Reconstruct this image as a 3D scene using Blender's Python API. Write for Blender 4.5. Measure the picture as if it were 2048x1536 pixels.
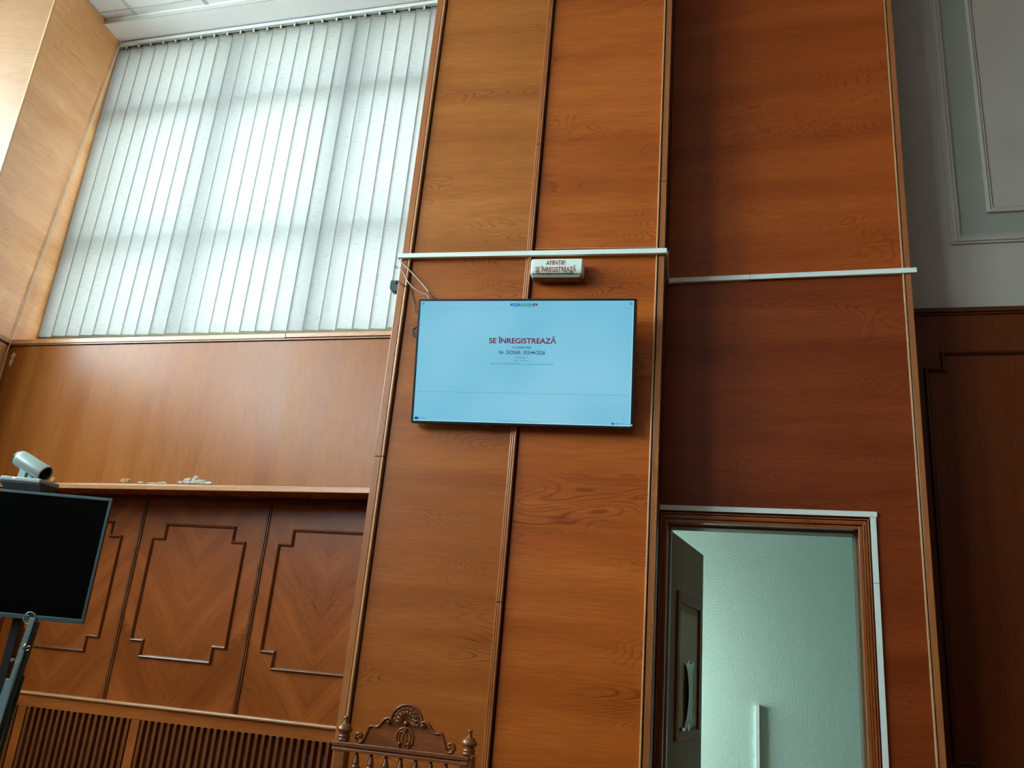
import bpy, bmesh, math, random
from mathutils import Vector, Matrix

for o in list(bpy.data.objects):
    bpy.data.objects.remove(o, do_unlink=True)
scn = bpy.context.scene
COL = scn.collection
R = math.radians
random.seed(7)

# ------------------------------------------------------------ camera
cam_d = bpy.data.cameras.new('camera')
cam_d.sensor_fit = 'HORIZONTAL'; cam_d.sensor_width = 36.0
cam_d.lens = 36.0 * 1692.63 / 2048.0
cam_d.clip_start = 0.05; cam_d.clip_end = 100
cam = bpy.data.objects.new('camera', cam_d); COL.objects.link(cam)
cr = Vector((0.97847297, 0.18851962, 0.08397018))
cu = Vector((-0.01793436, -0.32766802, 0.94462269))
cf = Vector((-0.20559426, 0.92579373, 0.31723332))
cam.matrix_world = Matrix(((cr.x, cu.x, -cf.x, 0), (cr.y, cu.y, -cf.y, 0), (cr.z, cu.z, -cf.z, 1.25), (0, 0, 0, 1)))
scn.camera = cam

# ------------------------------------------------------------ exposure and sky
scn.view_settings.view_transform = 'Standard'
scn.view_settings.look = 'None'
scn.view_settings.exposure = 0.0
scn.view_settings.gamma = 1.0
scn.view_settings.use_curve_mapping = False
SKY = 34.0
w = bpy.data.worlds.new('overcast_sky'); scn.world = w; w.use_nodes = True
nt = w.node_tree; nt.nodes.clear()
tc = nt.nodes.new('ShaderNodeTexCoord'); sp = nt.nodes.new('ShaderNodeSeparateXYZ')
rp = nt.nodes.new('ShaderNodeValToRGB'); bg = nt.nodes.new('ShaderNodeBackground'); wo = nt.nodes.new('ShaderNodeOutputWorld')
nt.links.new(tc.outputs['Generated'], sp.inputs[0]); nt.links.new(sp.outputs['Z'], rp.inputs[0])
rp.color_ramp.elements[0].position = 0.0; rp.color_ramp.elements[0].color = (0.56, 0.58, 0.56, 1)
rp.color_ramp.elements[1].position = 0.06; rp.color_ramp.elements[1].color = (0.84, 0.94, 0.99, 1)
nt.links.new(rp.outputs[0], bg.inputs[0]); bg.inputs[1].default_value = SKY
nt.links.new(bg.outputs[0], wo.inputs[0])

def portal(name, loc, direction, sx, sy):
    l = bpy.data.lights.new(name, 'AREA'); l.shape = 'RECTANGLE'; l.size = sx; l.size_y = sy
    o = bpy.data.objects.new(name, l); COL.objects.link(o); o.location = loc
    o.rotation_euler = Vector(direction).to_track_quat('-Z', 'Z').to_euler()
    l.cycles.is_portal = True
    return o

A = R(-3.9945)                      # the rear walls stand at a slight angle to the pillar
WL = Vector((-4.715, 4.795, 0)); DL = Vector((-0.15, 4.68, 0))
dB = Vector((math.cos(A), math.sin(A), 0)); nB = Vector((-math.sin(A), math.cos(A), 0))   # along the wall / away from the room
def wp(s, off, z): return WL + dB * s + nB * off + Vector((0, 0, z))
def dp(s, off, z): return DL + dB * s + nB * off + Vector((0, 0, z))

portal('window_daylight', wp(1.5, 0.62, 4.5), -nB, 3.0, 2.7)
LW = [(1.5, 4.05), (-1.6, 0.9), (-4.8, -2.3)]; LS = 3.75
for (y0, y1) in LW:
    portal('window_daylight', (-6.42, (y0 + y1) / 2, (LS + 5.9) / 2), (1, 0, 0), y1 - y0, 5.9 - LS)
portal('corridor_fill_light', dp(-0.98, 1.27, 1.15), dB, 0.6, 2.1)
cl_ = bpy.data.lights.new('corridor_fill_light', 'AREA'); cl_.shape = 'RECTANGLE'; cl_.size = 0.55; cl_.size_y = 2.0; cl_.energy = 205; cl_.color = (0.86, 0.97, 1.0)  # lamp added outside the corridor opening to brighten the green wall
co_ = bpy.data.objects.new('corridor_fill_light', cl_); COL.objects.link(co_); co_.location = dp(-1.05, 1.29, 1.1); co_.rotation_euler = dB.to_track_quat('-Z', 'Z').to_euler()

# ------------------------------------------------------------ node helpers
class NT:
    def __init__(s, name):
        s.m = bpy.data.materials.new(name); s.m.use_nodes = True
        s.t = s.m.node_tree; s.t.nodes.clear()
        s.out = s.n('ShaderNodeOutputMaterial')
    def n(s, typ, **kw):
        o = s.t.nodes.new(typ)
        for k, v in kw.items(): setattr(o, k, v)
        return o
    def l(s, a, b): s.t.links.new(a, b)
    def math(s, op, a, b=None, c=None):
        o = s.n('ShaderNodeMath', operation=op)
        for i, v in enumerate((a, b, c)):
            if v is None: continue
            if isinstance(v, (int, float)): o.inputs[i].default_value = v
            else: s.l(v, o.inputs[i])
        return o.outputs[0]
    def comb(s, x, y, z):
        o = s.n('ShaderNodeCombineXYZ')
        for i, v in enumerate((x, y, z)):
            if isinstance(v, (int, float)): o.inputs[i].default_value = v
            else: s.l(v, o.inputs[i])
        return o.outputs[0]
    def noise(s, vec, scale, detail=2, rough=0.5, dist=0.0):
        o = s.n('ShaderNodeTexNoise'); s.l(vec, o.inputs['Vector'])
        o.inputs['Scale'].default_value = scale; o.inputs['Detail'].default_value = detail
        o.inputs['Roughness'].default_value = rough; o.inputs['Distortion'].default_value = dist
        return o.outputs['Fac']
    def ramp(s, fac, stops):
        o = s.n('ShaderNodeValToRGB'); s.l(fac, o.inputs[0])
        e = o.color_ramp.elements
        while len(e) < len(stops): e.new(0.5)
        for i, (p, c) in enumerate(stops):
            e[i].position = p; e[i].color = (c[0], c[1], c[2], 1) if isinstance(c, tuple) else (c, c, c, 1)
        return o.outputs[0]
    def mul(s, a, b, fac=1.0):
        o = s.n('ShaderNodeMix', data_type='RGBA', blend_type='MULTIPLY'); o.inputs[0].default_value = fac
        s.l(a, o.inputs[6]); s.l(b, o.inputs[7]); return o.outputs[2]
    def bsdf(s, color, rough=0.5, metal=0.0, bump=None, bstr=0.2, bdist=0.001, coat=0.0, coat_r=0.1, spec=0.5):
        b = s.n('ShaderNodeBsdfPrincipled')
        if isinstance(color, tuple): b.inputs['Base Color'].default_value = (*color, 1)
        else: s.l(color, b.inputs['Base Color'])
        if isinstance(rough, float): b.inputs['Roughness'].default_value = rough
        else: s.l(rough, b.inputs['Roughness'])
        b.inputs['Metallic'].default_value = metal; b.inputs['Specular IOR Level'].default_value = spec
        b.inputs['Coat Weight'].default_value = coat; b.inputs['Coat Roughness'].default_value = coat_r
        if bump is not None:
            bn = s.n('ShaderNodeBump'); bn.inputs['Strength'].default_value = bstr; bn.inputs['Distance'].default_value = bdist
            s.l(bump, bn.inputs['Height']); s.l(bn.outputs[0], b.inputs['Normal'])
        s.l(b.outputs[0], s.out.inputs[0]); return b

def plain(name, col, rough=0.5, metal=0.0, speck=0.0, scale=60, **kw):
    t = NT(name); c = t.n('ShaderNodeTexCoord').outputs['Object']
    f = t.noise(c, scale, 3)
    k = t.ramp(f, [(0.3, tuple(v * (1 - speck) for v in col)), (0.7, tuple(min(1, v * (1 + speck)) for v in col))])
    t.bsdf(k, rough, metal, bump=f if kw.get('bstr') else None, **kw)
    return t.m

def wood(name, dark, mid, light, axis='x', off=0.0, rings=0.45, broad=1.0, rough=0.36, coat=0.12, cx=0.0, ringf=42.0, scl=1.0, spec=0.4):
    """veneer or solid wood: bands, cathedral lines and fine pores stretched along the grain"""
    t = NT(name); c = t.n('ShaderNodeTexCoord').outputs['Object']
    s = t.n('ShaderNodeSeparateXYZ'); t.l(c, s.inputs[0]); X, Y, Z = s.outputs
    if axis == 'x': g, a, b = X, Z, Y
    elif axis == 'y': g, a, b = Y, Z, X
    elif axis == 'z': g, a, b = Z, X, Y
    else:                                                   # book-matched diagonal about cx
        d = t.math('ABSOLUTE', t.math('SUBTRACT', X, cx))
        g = t.math('ADD', t.math('MULTIPLY', d, 0.62), t.math('MULTIPLY', Z, 0.78))
        a = t.math('SUBTRACT', t.math('MULTIPLY', d, 0.78), t.math('MULTIPLY', Z, 0.62)); b = Y
    a = t.math('ADD', a, off); b = t.math('ADD', b, off * 1.7)
    v1 = t.comb(t.math('MULTIPLY', g, 0.35 * scl), t.math('MULTIPLY', a, 4.2 * scl), t.math('MULTIPLY', b, 4.2 * scl))
    n1 = t.noise(v1, 1.3, 4, 0.55, 0.12)
    v2 = t.comb(t.math('MULTIPLY', g, 1.5 * scl), t.math('MULTIPLY', a, 5.0 * scl), t.math('MULTIPLY', b, 5.0 * scl))
    n2 = t.noise(v2, 0.8, 1.5, 0.45, 0.2)
    ring = t.math('PINGPONG', t.math('MULTIPLY', n2, ringf), 0.5)
    ringm = t.ramp(ring, [(0.02, 0.0), (0.22, 1.0)])
    patch = t.noise(t.comb(t.math('MULTIPLY', g, 0.8), t.math('MULTIPLY', a, 2.6), b), 1.3, 1)
    pm = t.ramp(patch, [(0.50, 0.0), (0.66, 1.0)])
    v3 = t.comb(t.math('MULTIPLY', g, 7.0), t.math('MULTIPLY', a, 170.0), t.math('MULTIPLY', b, 170.0))
    n3 = t.noise(v3, 1.0, 2)
    base = t.ramp(n1, [(0.5 - 0.26 / broad, dark), (0.5, mid), (0.5 + 0.24 / broad, light)])
    rk = t.math('MULTIPLY', t.math('SUBTRACT', 1.0, ringm), t.math('MULTIPLY', pm, rings * 0.8))
    rk = t.math('SUBTRACT', 1.0, rk)
    fk = t.ramp(n3, [(0.3, 0.80), (0.65, 1.06)])
    col = t.mul(base, fk)
    rgb = t.n('ShaderNodeCombineColor')
    t.l(rk, rgb.inputs[0]); t.l(t.math('POWER', rk, 1.3), rgb.inputs[1]); t.l(t.math('POWER', rk, 1.5), rgb.inputs[2])
    col = t.mul(col, rgb.outputs[0])
    rv = t.ramp(n1, [(0.3, rough - 0.03), (0.7, rough + 0.04)])
    t.bsdf(col, rv, bump=n3, bstr=0.12, bdist=0.0006, coat=coat, coat_r=0.22, spec=spec)
    return t.m

M = {}
def shades(r, g, b, lo=0.74, hi=1.22): return tuple(v * q for v, q in zip((r, g, b), (lo, lo * 0.9, lo * 0.8))), (r, g, b), tuple(v * q for v, q in zip((r, g, b), (hi, hi * 1.12, hi * 1.3)))
for k, base, off, rg in (('pillar_a', (0.36, 0.118, 0.020), 0.0, 0.4), ('pillar_b', (0.38, 0.092, 0.011), 3.3, 0.35), ('pillar_c', (0.32, 0.083, 0.008), 7.1, 0.5), ('pillar_d', (0.385, 0.088, 0.008), 9.4, 0.5),  # pillar_a has the left panel's yellowish sheen mixed into its colour
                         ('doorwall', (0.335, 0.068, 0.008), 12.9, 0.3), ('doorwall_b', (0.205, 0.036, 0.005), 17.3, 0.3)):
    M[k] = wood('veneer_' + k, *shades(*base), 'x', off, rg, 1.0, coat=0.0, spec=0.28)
M['apron'] = wood('veneer_apron', *shades(0.315, 0.095, 0.013, 0.85, 1.12), 'z', 1.2, 0.12, 0.9, rough=0.27, coat=0.0, spec=0.23)
M['reveal'] = wood('veneer_reveal', *shades(0.66, 0.30, 0.10, 0.88, 1.12), 'y', 4.2, 0.2, 1.0, rough=0.40, coat=0.15, spec=0.7)
M['column'] = wood('veneer_column', *shades(0.235, 0.122, 0.050, 0.95, 1.04), 'x', 8.2, 0.12, 1.0, rough=0.45, coat=0.0)
M['trimz'] = wood('moulding_upright', (0.24, 0.075, 0.018), (0.34, 0.115, 0.03), (0.42, 0.155, 0.045), 'z', 5.0, 0.25, 1.0, rough=0.3, coat=0.4)
M['trimx'] = wood('moulding_level', (0.36, 0.145, 0.045), (0.47, 0.20, 0.068), (0.55, 0.26, 0.09), 'x', 6.0, 0.2, 1.0, rough=0.3, coat=0.4)
M['trimpale'] = wood('moulding_pale', (0.42, 0.21, 0.085), (0.52, 0.27, 0.115), (0.6, 0.33, 0.15), 'x', 2.0, 0.2, 1.0, rough=0.32, coat=0.3)
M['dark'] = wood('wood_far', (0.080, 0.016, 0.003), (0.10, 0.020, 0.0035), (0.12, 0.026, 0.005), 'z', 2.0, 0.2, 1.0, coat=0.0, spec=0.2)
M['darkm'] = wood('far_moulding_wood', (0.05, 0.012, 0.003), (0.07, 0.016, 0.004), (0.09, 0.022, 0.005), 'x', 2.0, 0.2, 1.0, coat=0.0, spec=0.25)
M['mould'] = wood('panel_moulding_wood', (0.10, 0.028, 0.008), (0.15, 0.043, 0.012), (0.2, 0.06, 0.017), 'x', 2.5, 0.2, 1.0, rough=0.3, coat=0.22)
M['panelcol'] = [wood('panel_bookmatch', (0.20, 0.045, 0.006), (0.265, 0.064, 0.009), (0.34, 0.092, 0.014), 'd', 1.0 + k, 0.3, 1.1, cx=0.76 + 0.9165 * (k - 1) , scl=1.6, rough=0.33, coat=0.05, spec=0.25) for k in range(4)]
M['rail'] = wood('rail_wood', (0.24, 0.06, 0.010), (0.32, 0.084, 0.013), (0.38, 0.11, 0.018), 'x', 3.0, 0.2, coat=0.0, spec=0.25)
M['slatw'] = wood('slat_wood', (0.13, 0.036, 0.008), (0.19, 0.053, 0.011), (0.24, 0.07, 0.015), 'z', 3.0, 0.2, coat=0.0)
M['chair'] = wood('carved_chair_wood', (0.13, 0.036, 0.009), (0.19, 0.055, 0.013), (0.25, 0.078, 0.019), 'x', 3.0, 0.2, rough=0.27, coat=0.35, scl=2.5)
M['floor'] = wood('parquet', (0.13, 0.06, 0.025), (0.18, 0.08, 0.035), (0.22, 0.1, 0.045), 'y', 3.0, 0.3)
M['door'] = wood('door_veneer', (0.13, 0.07, 0.024), (0.16, 0.088, 0.031), (0.19, 0.105, 0.038), 'z', 3.0, 0.2, rough=0.6, coat=0.0, spec=0.15)
M['stop'] = wood('door_stop_wood', (0.14, 0.10, 0.055), (0.18, 0.13, 0.07), (0.21, 0.15, 0.085), 'z', 3.0, 0.1, rough=0.35, coat=0.0)
M['lining'] = wood('door_lining_wood', (0.22, 0.055, 0.010), (0.30, 0.078, 0.013), (0.36, 0.1, 0.018), 'z', 3.0, 0.1, rough=0.22, coat=0.5)
M['leaffield'] = plain('leaf_field_paint', (0.26, 0.21, 0.13), 0.6, speck=0.05, spec=0.1)
M['leaftrim'] = wood('leaf_moulding_wood', (0.10, 0.028, 0.008), (0.13, 0.036, 0.01), (0.16, 0.045, 0.012), 'z', 3.0, 0.2, rough=0.5, coat=0.0, spec=0.1)
M['doortrim'] = wood('door_moulding_wood', (0.22, 0.055, 0.010), (0.30, 0.078, 0.013), (0.36, 0.1, 0.018), 'z', 3.0, 0.2, rough=0.3, coat=0.2)
M['white'] = plain('white_ceiling_paint', (0.84, 0.90, 0.93), 0.6, speck=0.03)
M['tbar'] = plain('ceiling_grid_paint', (0.50, 0.56, 0.55), 0.5, speck=0.03)
M['trunk'] = plain('white_trunking_plastic', (0.68, 0.80, 0.76), 0.35, speck=0.02)
M['paint'] = plain('painted_plaster', (0.36, 0.345, 0.31), 0.5, speck=0.04, scale=3)
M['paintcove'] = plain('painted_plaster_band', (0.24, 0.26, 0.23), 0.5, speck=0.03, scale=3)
M['green'] = plain('green_rough_plaster', (0.38, 0.56, 0.50), 0.7, speck=0.05, scale=90, bstr=0.5, bdist=0.004)
M['frame_w'] = plain('window_frame_paint', (0.30, 0.32, 0.31), 0.5, speck=0.03)
M['plaster'] = plain('plaster', (0.5, 0.47, 0.42), 0.8, speck=0.03)
M['metal'] = plain('white_rail_metal', (0.72, 0.78, 0.80), 0.35, speck=0.02)
M['black'] = plain('black_plastic', (0.006, 0.008, 0.009), 0.35, speck=0.1)
M['bezel'] = plain('television_bezel_plastic', (0.005, 0.012, 0.014), 0.3, speck=0.1)
M['bezelg'] = plain('grey_bezel_metal', (0.045, 0.075, 0.09), 0.35, 0.4, speck=0.05)
M['offscreen'] = plain('dark_display_glass', (0.0018, 0.002, 0.0022), 0.12, speck=0.1, spec=0.10)
M['silver'] = plain('silver_plastic', (0.32, 0.41, 0.41), 0.32, 0.15, speck=0.02)
M['silverd'] = plain('dark_grey_plastic', (0.02, 0.035, 0.04), 0.4, speck=0.05)
M['lens'] = plain('lens_glass', (0.002, 0.004, 0.003), 0.3, speck=0.1, spec=0.1)
M['steel'] = plain('grey_painted_metal', (0.20, 0.31, 0.34), 0.33, 0.5, speck=0.04)
M['steeld'] = plain('dark_painted_metal', (0.03, 0.055, 0.06), 0.35, 0.5, speck=0.04)
M['brass'] = plain('brass', (0.60, 0.48, 0.36), 0.25, 0.9, speck=0.05)
M['cablew'] = plain('grey_cable_rubber', (0.38, 0.36, 0.34), 0.5, speck=0.02)
M['cord'] = plain('white_cord', (0.72, 0.66, 0.58), 0.5, speck=0.02)
M['sign'] = plain('sign_plastic', (0.66, 0.80, 0.72), 0.3, speck=0.05, scale=14)
M['signb'] = plain('sign_back_plastic', (0.22, 0.18, 0.13), 0.5, speck=0.05)
M['red'] = plain('red_lettering', (0.33, 0.02, 0.03), 0.5, speck=0.02)
M['paper'] = plain('printed_paper', (0.34, 0.42, 0.38), 0.6, speck=0.06, scale=40)
M['tape'] = plain('clear_tape', (0.50, 0.60, 0.52), 0.25, speck=0.05)
M['flakew'] = plain('flaking_plaster', (0.42, 0.37, 0.30), 0.8, speck=0.3, scale=90, bstr=0.8, bdist=0.004)
M['flakey'] = plain('yellow_filler', (0.40, 0.21, 0.055), 0.7, speck=0.2, scale=90)
M['putty'] = plain('beige_filler', (0.50, 0.38, 0.24), 0.7, speck=0.1, scale=90)
M['radiator'] = plain('radiator_enamel', (0.30, 0.30, 0.33), 0.5, speck=0.02)
M['void'] = plain('black_gap', (0.01, 0.008, 0.006), 0.8, speck=0.1)
M['hinge'] = plain('hinge_metal', (0.10, 0.11, 0.10), 0.4, 0.8, speck=0.05)

def glass():
    t = NT('window_glass'); tr = t.n('ShaderNodeBsdfTransparent'); gl = t.n('ShaderNodeBsdfGlossy'); gl.inputs['Roughness'].default_value = 0.02
    mx = t.n('ShaderNodeMixShader'); mx.inputs[0].default_value = 0.06
    tr.inputs[0].default_value = (0.93, 0.97, 0.96, 1)
    t.l(tr.outputs[0], mx.inputs[1]); t.l(gl.outputs[0], mx.inputs[2]); t.l(mx.outputs[0], t.out.inputs[0]); return t.m
M['glass'] = glass()
def fabric(name, tcol, dcol, fac):
    t = NT(name); c = t.n('ShaderNodeTexCoord').outputs['Object']
    s = t.n('ShaderNodeSeparateXYZ'); t.l(c, s.inputs[0]); X, Y, Z = s.outputs
    n = t.noise(t.comb(t.math('MULTIPLY', X, 14.0), Y, t.math('MULTIPLY', Z, 150.0)), 1.0, 3, 0.6)
    n2 = t.noise(t.comb(t.math('MULTIPLY', X, 150.0), Y, t.math('MULTIPLY', Z, 9.0)), 1.0, 2, 0.6)
    k = t.math('MULTIPLY', t.ramp(n, [(0.30, 0.74), (0.46, 1.0)]), t.ramp(n2, [(0.28, 0.88), (0.46, 1.0)]))
    kc = t.n('ShaderNodeCombineColor'); [t.l(k, kc.inputs[i]) for i in range(3)]
    rgb1 = t.n('ShaderNodeRGB'); rgb1.outputs[0].default_value = (*tcol, 1); rgb2 = t.n('ShaderNodeRGB'); rgb2.outputs[0].default_value = (*dcol, 1)
    tr = t.n('ShaderNodeBsdfTranslucent'); di = t.n('ShaderNodeBsdfDiffuse'); mx = t.n('ShaderNodeMixShader'); mx.inputs[0].default_value = fac
    t.l(t.mul(rgb1.outputs[0], kc.outputs[0]), tr.inputs[0]); t.l(t.mul(rgb2.outputs[0], kc.outputs[0]), di.inputs[0])
    t.l(di.outputs[0], mx.inputs[1]); t.l(tr.outputs[0], mx.inputs[2]); t.l(mx.outputs[0], t.out.inputs[0]); return t.m
M['blind'] = fabric('blind_fabric', (0.96, 1.0, 0.95), (0.26, 0.28, 0.29), 0.052)
M['overlap_shade'] = fabric('blind_overlap_shade', (0.80, 0.78, 0.50), (0.26, 0.26, 0.17), 0.026)  # dark edge strip, painting in the dimmer line where slats overlap
M['hem'] = fabric('blind_hem_fabric', (0.95, 0.93, 0.72), (0.26, 0.26, 0.19), 0.022)

def emit(name, col, st=1.0):
    t = NT(name); e = t.n('ShaderNodeEmission'); e.inputs[0].default_value = (*col, 1); e.inputs[1].default_value = st
    t.l(e.outputs[0], t.out.inputs[0]); return t.m
def screenmat():
    t = NT('lit_screen'); c = t.n('ShaderNodeTexCoord').outputs['Object']
    n = t.noise(c, 2.2, 1)
    k = t.ramp(n, [(0.3, (0.165, 0.50, 0.68)), (0.7, (0.235, 0.575, 0.74))])
    b = t.bsdf((0.01, 0.01, 0.01), 0.3, spec=0.2); t.l(k, b.inputs['Emission Color']); b.inputs['Emission Strength'].default_value = 0.98
    return t.m
M['screen'] = screenmat()
M['ink'] = emit('screen_dark_blue', (0.006, 0.045, 0.085)); M['ink2'] = emit('screen_mid_blue', (0.05, 0.20, 0.30))
M['inkl'] = emit('screen_line_blue', (0.10, 0.36, 0.50)); M['inkr'] = emit('screen_red', (0.16, 0.012, 0.022))
M['pillb'] = emit('screen_badge_blue', (0.01, 0.13, 0.50)); M['pillg'] = emit('screen_badge_green', (0.02, 0.28, 0.25)); M['pillr'] = emit('screen_badge_red', (0.16, 0.04, 0.12))
M['pillt'] = emit('screen_badge_text', (0.25, 0.5, 0.65)); M['eu'] = emit('screen_flag_blue', (0.0, 0.06, 0.42)); M['glow'] = emit('screen_edge_white', (0.42, 0.74, 0.88))
M['led'] = emit('led_white', (0.7, 0.8, 1.0), 2.0)

# ------------------------------------------------------------ mesh helpers
class MB:
    def __init__(s): s.v = []; s.f = []; s.sm = []
    def poly(s, pts, smooth=False):
        i = len(s.v); s.v += [tuple(p) for p in pts]; s.f.append(tuple(range(i, i + len(pts)))); s.sm.append(smooth)
    def box(s, x0, x1, y0, y1, z0, z1):
        i = len(s.v)
        s.v += [(x, y, z) for z in (z0, z1) for (x, y) in ((x0, y0), (x1, y0), (x1, y1), (x0, y1))]
        for q in ((3, 2, 1, 0), (4, 5, 6, 7), (0, 1, 5, 4), (1, 2, 6, 5), (2, 3, 7, 6), (3, 0, 4, 7)):
            s.f.append(tuple(i + k for k in q)); s.sm.append(False)
        return s
    def hexa(s, p):      # eight corners: bottom four, top four, same winding
        i = len(s.v); s.v += [tuple(q) for q in p]
        for q in ((3, 2, 1, 0), (4, 5, 6, 7), (0, 1, 5, 4), (1, 2, 6, 5), (2, 3, 7, 6), (3, 0, 4, 7)):
            s.f.append(tuple(i + k for k in q)); s.sm.append(False)
        return s
    def sweep(s, prof, a, b, up=None):
        """prof: list of (p,q) closed profile; a,b end points; p along 'side' axis, q along 'up'"""
        a, b = Vector(a), Vector(b); d = (b - a).normalized()
        u = Vector(up or (0, -1, 0)); sd = d.cross(u).normalized(); u = sd.cross(d).normalized()
        i = len(s.v); n = len(prof)
        for c in (a, b): s.v += [tuple(c + sd * p + u * q) for p, q in prof]
        for k in range(n):
            s.f.append((i + k, i + (k + 1) % n, i + n + (k + 1) % n, i + n + k)); s.sm.append(False)
        s.f.append(tuple(i + k for k in range(n))[::-1]); s.sm.append(False)
        s.f.append(tuple(i + n + k for k in range(n))); s.sm.append(False)
        return s
    def tube(s, pts, r, n=8, closed=False, flat=None):
        P = [Vector(p) for p in pts]; m = len(P); i0 = len(s.v)
        ref = Vector((0, 1, 0)); 
        for k, p in enumerate(P):
            if closed: d = (P[(k + 1) % m] - P[k - 1])
            else: d = P[min(k + 1, m - 1)] - P[max(k - 1, 0)]
            d.normalize()
            rr = ref if abs(d.dot(ref)) < 0.95 else Vector((1, 0, 0))
            e1 = d.cross(rr).normalized(); e2 = e1.cross(d).normalized()
            rad = r[k] if isinstance(r, (list, tuple)) else r
            for j in range(n):
                an = 2 * math.pi * j / n
                s.v.append(tuple(p + e1 * math.cos(an) * rad + e2 * math.sin(an) * (rad if flat is None else flat)))
        for k in range(m if closed else m - 1):
            a, b = i0 + k * n, i0 + ((k + 1) % m) * n
            for j in range(n):
                s.f.append((a + j, a + (j + 1) % n, b + (j + 1) % n, b + j)); s.sm.append(True)
        if not closed:
            s.f.append(tuple(i0 + j for j in range(n))[::-1]); s.sm.append(False)
            s.f.append(tuple(i0 + (m - 1) * n + j for j in range(n))); s.sm.append(False)
        return s
    def lathe(s, prof, c=(0, 0, 0), n=20, axis=None):
        """prof (r, h) pairs along +z or along the given axis"""
        c = Vector(c); ax = Vector(axis or (0, 0, 1)).normalized()
        e1 = ax.cross(Vector((0, 1, 0)) if abs(ax.y) < 0.9 else Vector((1, 0, 0))).normalized(); e2 = ax.cross(e1)
        i0 = len(s.v)
        for r, h in prof:
            for j in range(n):
                an = 2 * math.pi * j / n
                s.v.append(tuple(c + ax * h + (e1 * math.cos(an) + e2 * math.sin(an)) * max(r, 1e-5)))
        for k in range(len(prof) - 1):
            a, b = i0 + k * n, i0 + (k + 1) * n
            for j in range(n):
                s.f.append((a + j, a + (j + 1) % n, b + (j + 1) % n, b + j)); s.sm.append(True)
        s.f.append(tuple(i0 + j for j in range(n))[::-1]); s.sm.append(False)
        s.f.append(tuple(i0 + (len(prof) - 1) * n + j for j in range(n))); s.sm.append(False)
        return s
    def extrude(s, poly, y0, y1, smooth=False):
        """poly in x,z; extruded in y"""
        n = len(poly); i = len(s.v)
        s.v += [(x, y0, z) for x, z in poly] + [(x, y1, z) for x, z in poly]
        s.f.append(tuple(range(i, i + n))); s.sm.append(False)
        s.f.append(tuple(range(i + n, i + 2 * n))[::-1]); s.sm.append(False)
        for k in range(n):
            s.f.append((i + k, i + n + k, i + n + (k + 1) % n, i + (k + 1) % n)); s.sm.append(smooth)
        return s
    def build(s, name, mat, parent=None, bevel=0.0, seg=2, loc=None, rotz=None):
        me = bpy.data.meshes.new(name); me.from_pydata(s.v, [], s.f)
        bm = bmesh.new(); bm.from_mesh(me)
        for k, f in enumerate(bm.faces): f.smooth = s.sm[k]
        bmesh.ops.recalc_face_normals(bm, faces=bm.faces); bm.to_mesh(me); bm.free()
        me.materials.append(mat)
        o = bpy.data.objects.new(name, me); COL.objects.link(o)
        if parent: o.parent = parent
        if loc is not None: o.location = loc
        if rotz is not None: o.rotation_euler.z = rotz
        if bevel:
            b = o.modifiers.new('bevel', 'BEVEL'); b.width = bevel; b.segments = seg; b.limit_method = 'ANGLE'; b.angle_limit = R(40)
        return o

def box(name, m, x0, x1, y0, y1, z0, z1, parent=None, bevel=0.0, **kw):
    return MB().box(x0, x1, y0, y1, z0, z1).build(name, m, parent, bevel, **kw)
def empty(name, loc, rz=0.0):
    o = bpy.data.objects.new(name, None); COL.objects.link(o); o.location = loc; o.rotation_euler.z = rz
    o.empty_display_size = 0.1; return o
def tag(o, label=None, cat=None, group=None, kind=None):
    if label: o['label'] = label
    if cat: o['category'] = cat
    if group: o['group'] = group
    if kind: o['kind'] = kind
    return o
def struct(o, label=None): return tag(o, label, kind='structure')
def smooth_path(pts, n=8):
    P = [Vector(p) for p in pts]; out = []
    for i in range(len(P) - 1):
        p0, p1, p2, p3 = P[max(i - 1, 0)], P[i], P[i + 1], P[min(i + 2, len(P) - 1)]
        for k in range(n):
            t = k / n
            out.append(0.5 * ((2 * p1) + (p2 - p0) * t + (2 * p0 - 5 * p1 + 4 * p2 - p3) * t * t + (3 * p1 - 3 * p2 + p3 - p0) * t ** 3))
    out.append(P[-1]); return out

def text(name, body, m, parent, x0, x1, z0, z1, y, bold=0.0, thick=0.0004):
    """lettering fitted to a rectangle in the parent's x,z plane, facing -y (z0 = baseline, z1 = capital top)"""
    cu_ = bpy.data.curves.new(name, 'FONT'); cu_.body = body; cu_.size = 1.0; cu_.offset = bold; cu_.extrude = 0.0
    to = bpy.data.objects.new(name, cu_); COL.objects.link(to)
    bpy.context.view_layer.update()
    me = bpy.data.meshes.new_from_object(to.evaluated_get(bpy.context.evaluated_depsgraph_get()))
    bpy.data.objects.remove(to, do_unlink=True)
    xs = [v.co.x for v in me.vertices]; mnx, mxx = min(xs), max(xs)
    cap = 0.72
    kx = (x1 - x0) / (mxx - mnx); kz = (z1 - z0) / cap
    for v in me.vertices: v.co = Vector((x0 + (v.co.x - mnx) * kx, y, z0 + v.co.y * kz))
    me.materials.clear(); me.materials.append(m)
    o = bpy.data.objects.new(name, me); COL.objects.link(o); o.parent = parent
    so = o.modifiers.new('thickness', 'SOLIDIFY'); so.thickness = thick; so.offset = 0
    return o

CEIL = 5.975
# ============================================================ SETTING
struct(box('floor', M['floor'], -6.4, 5.0, -6.4, 7.0, -0.1, 0.0))
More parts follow.
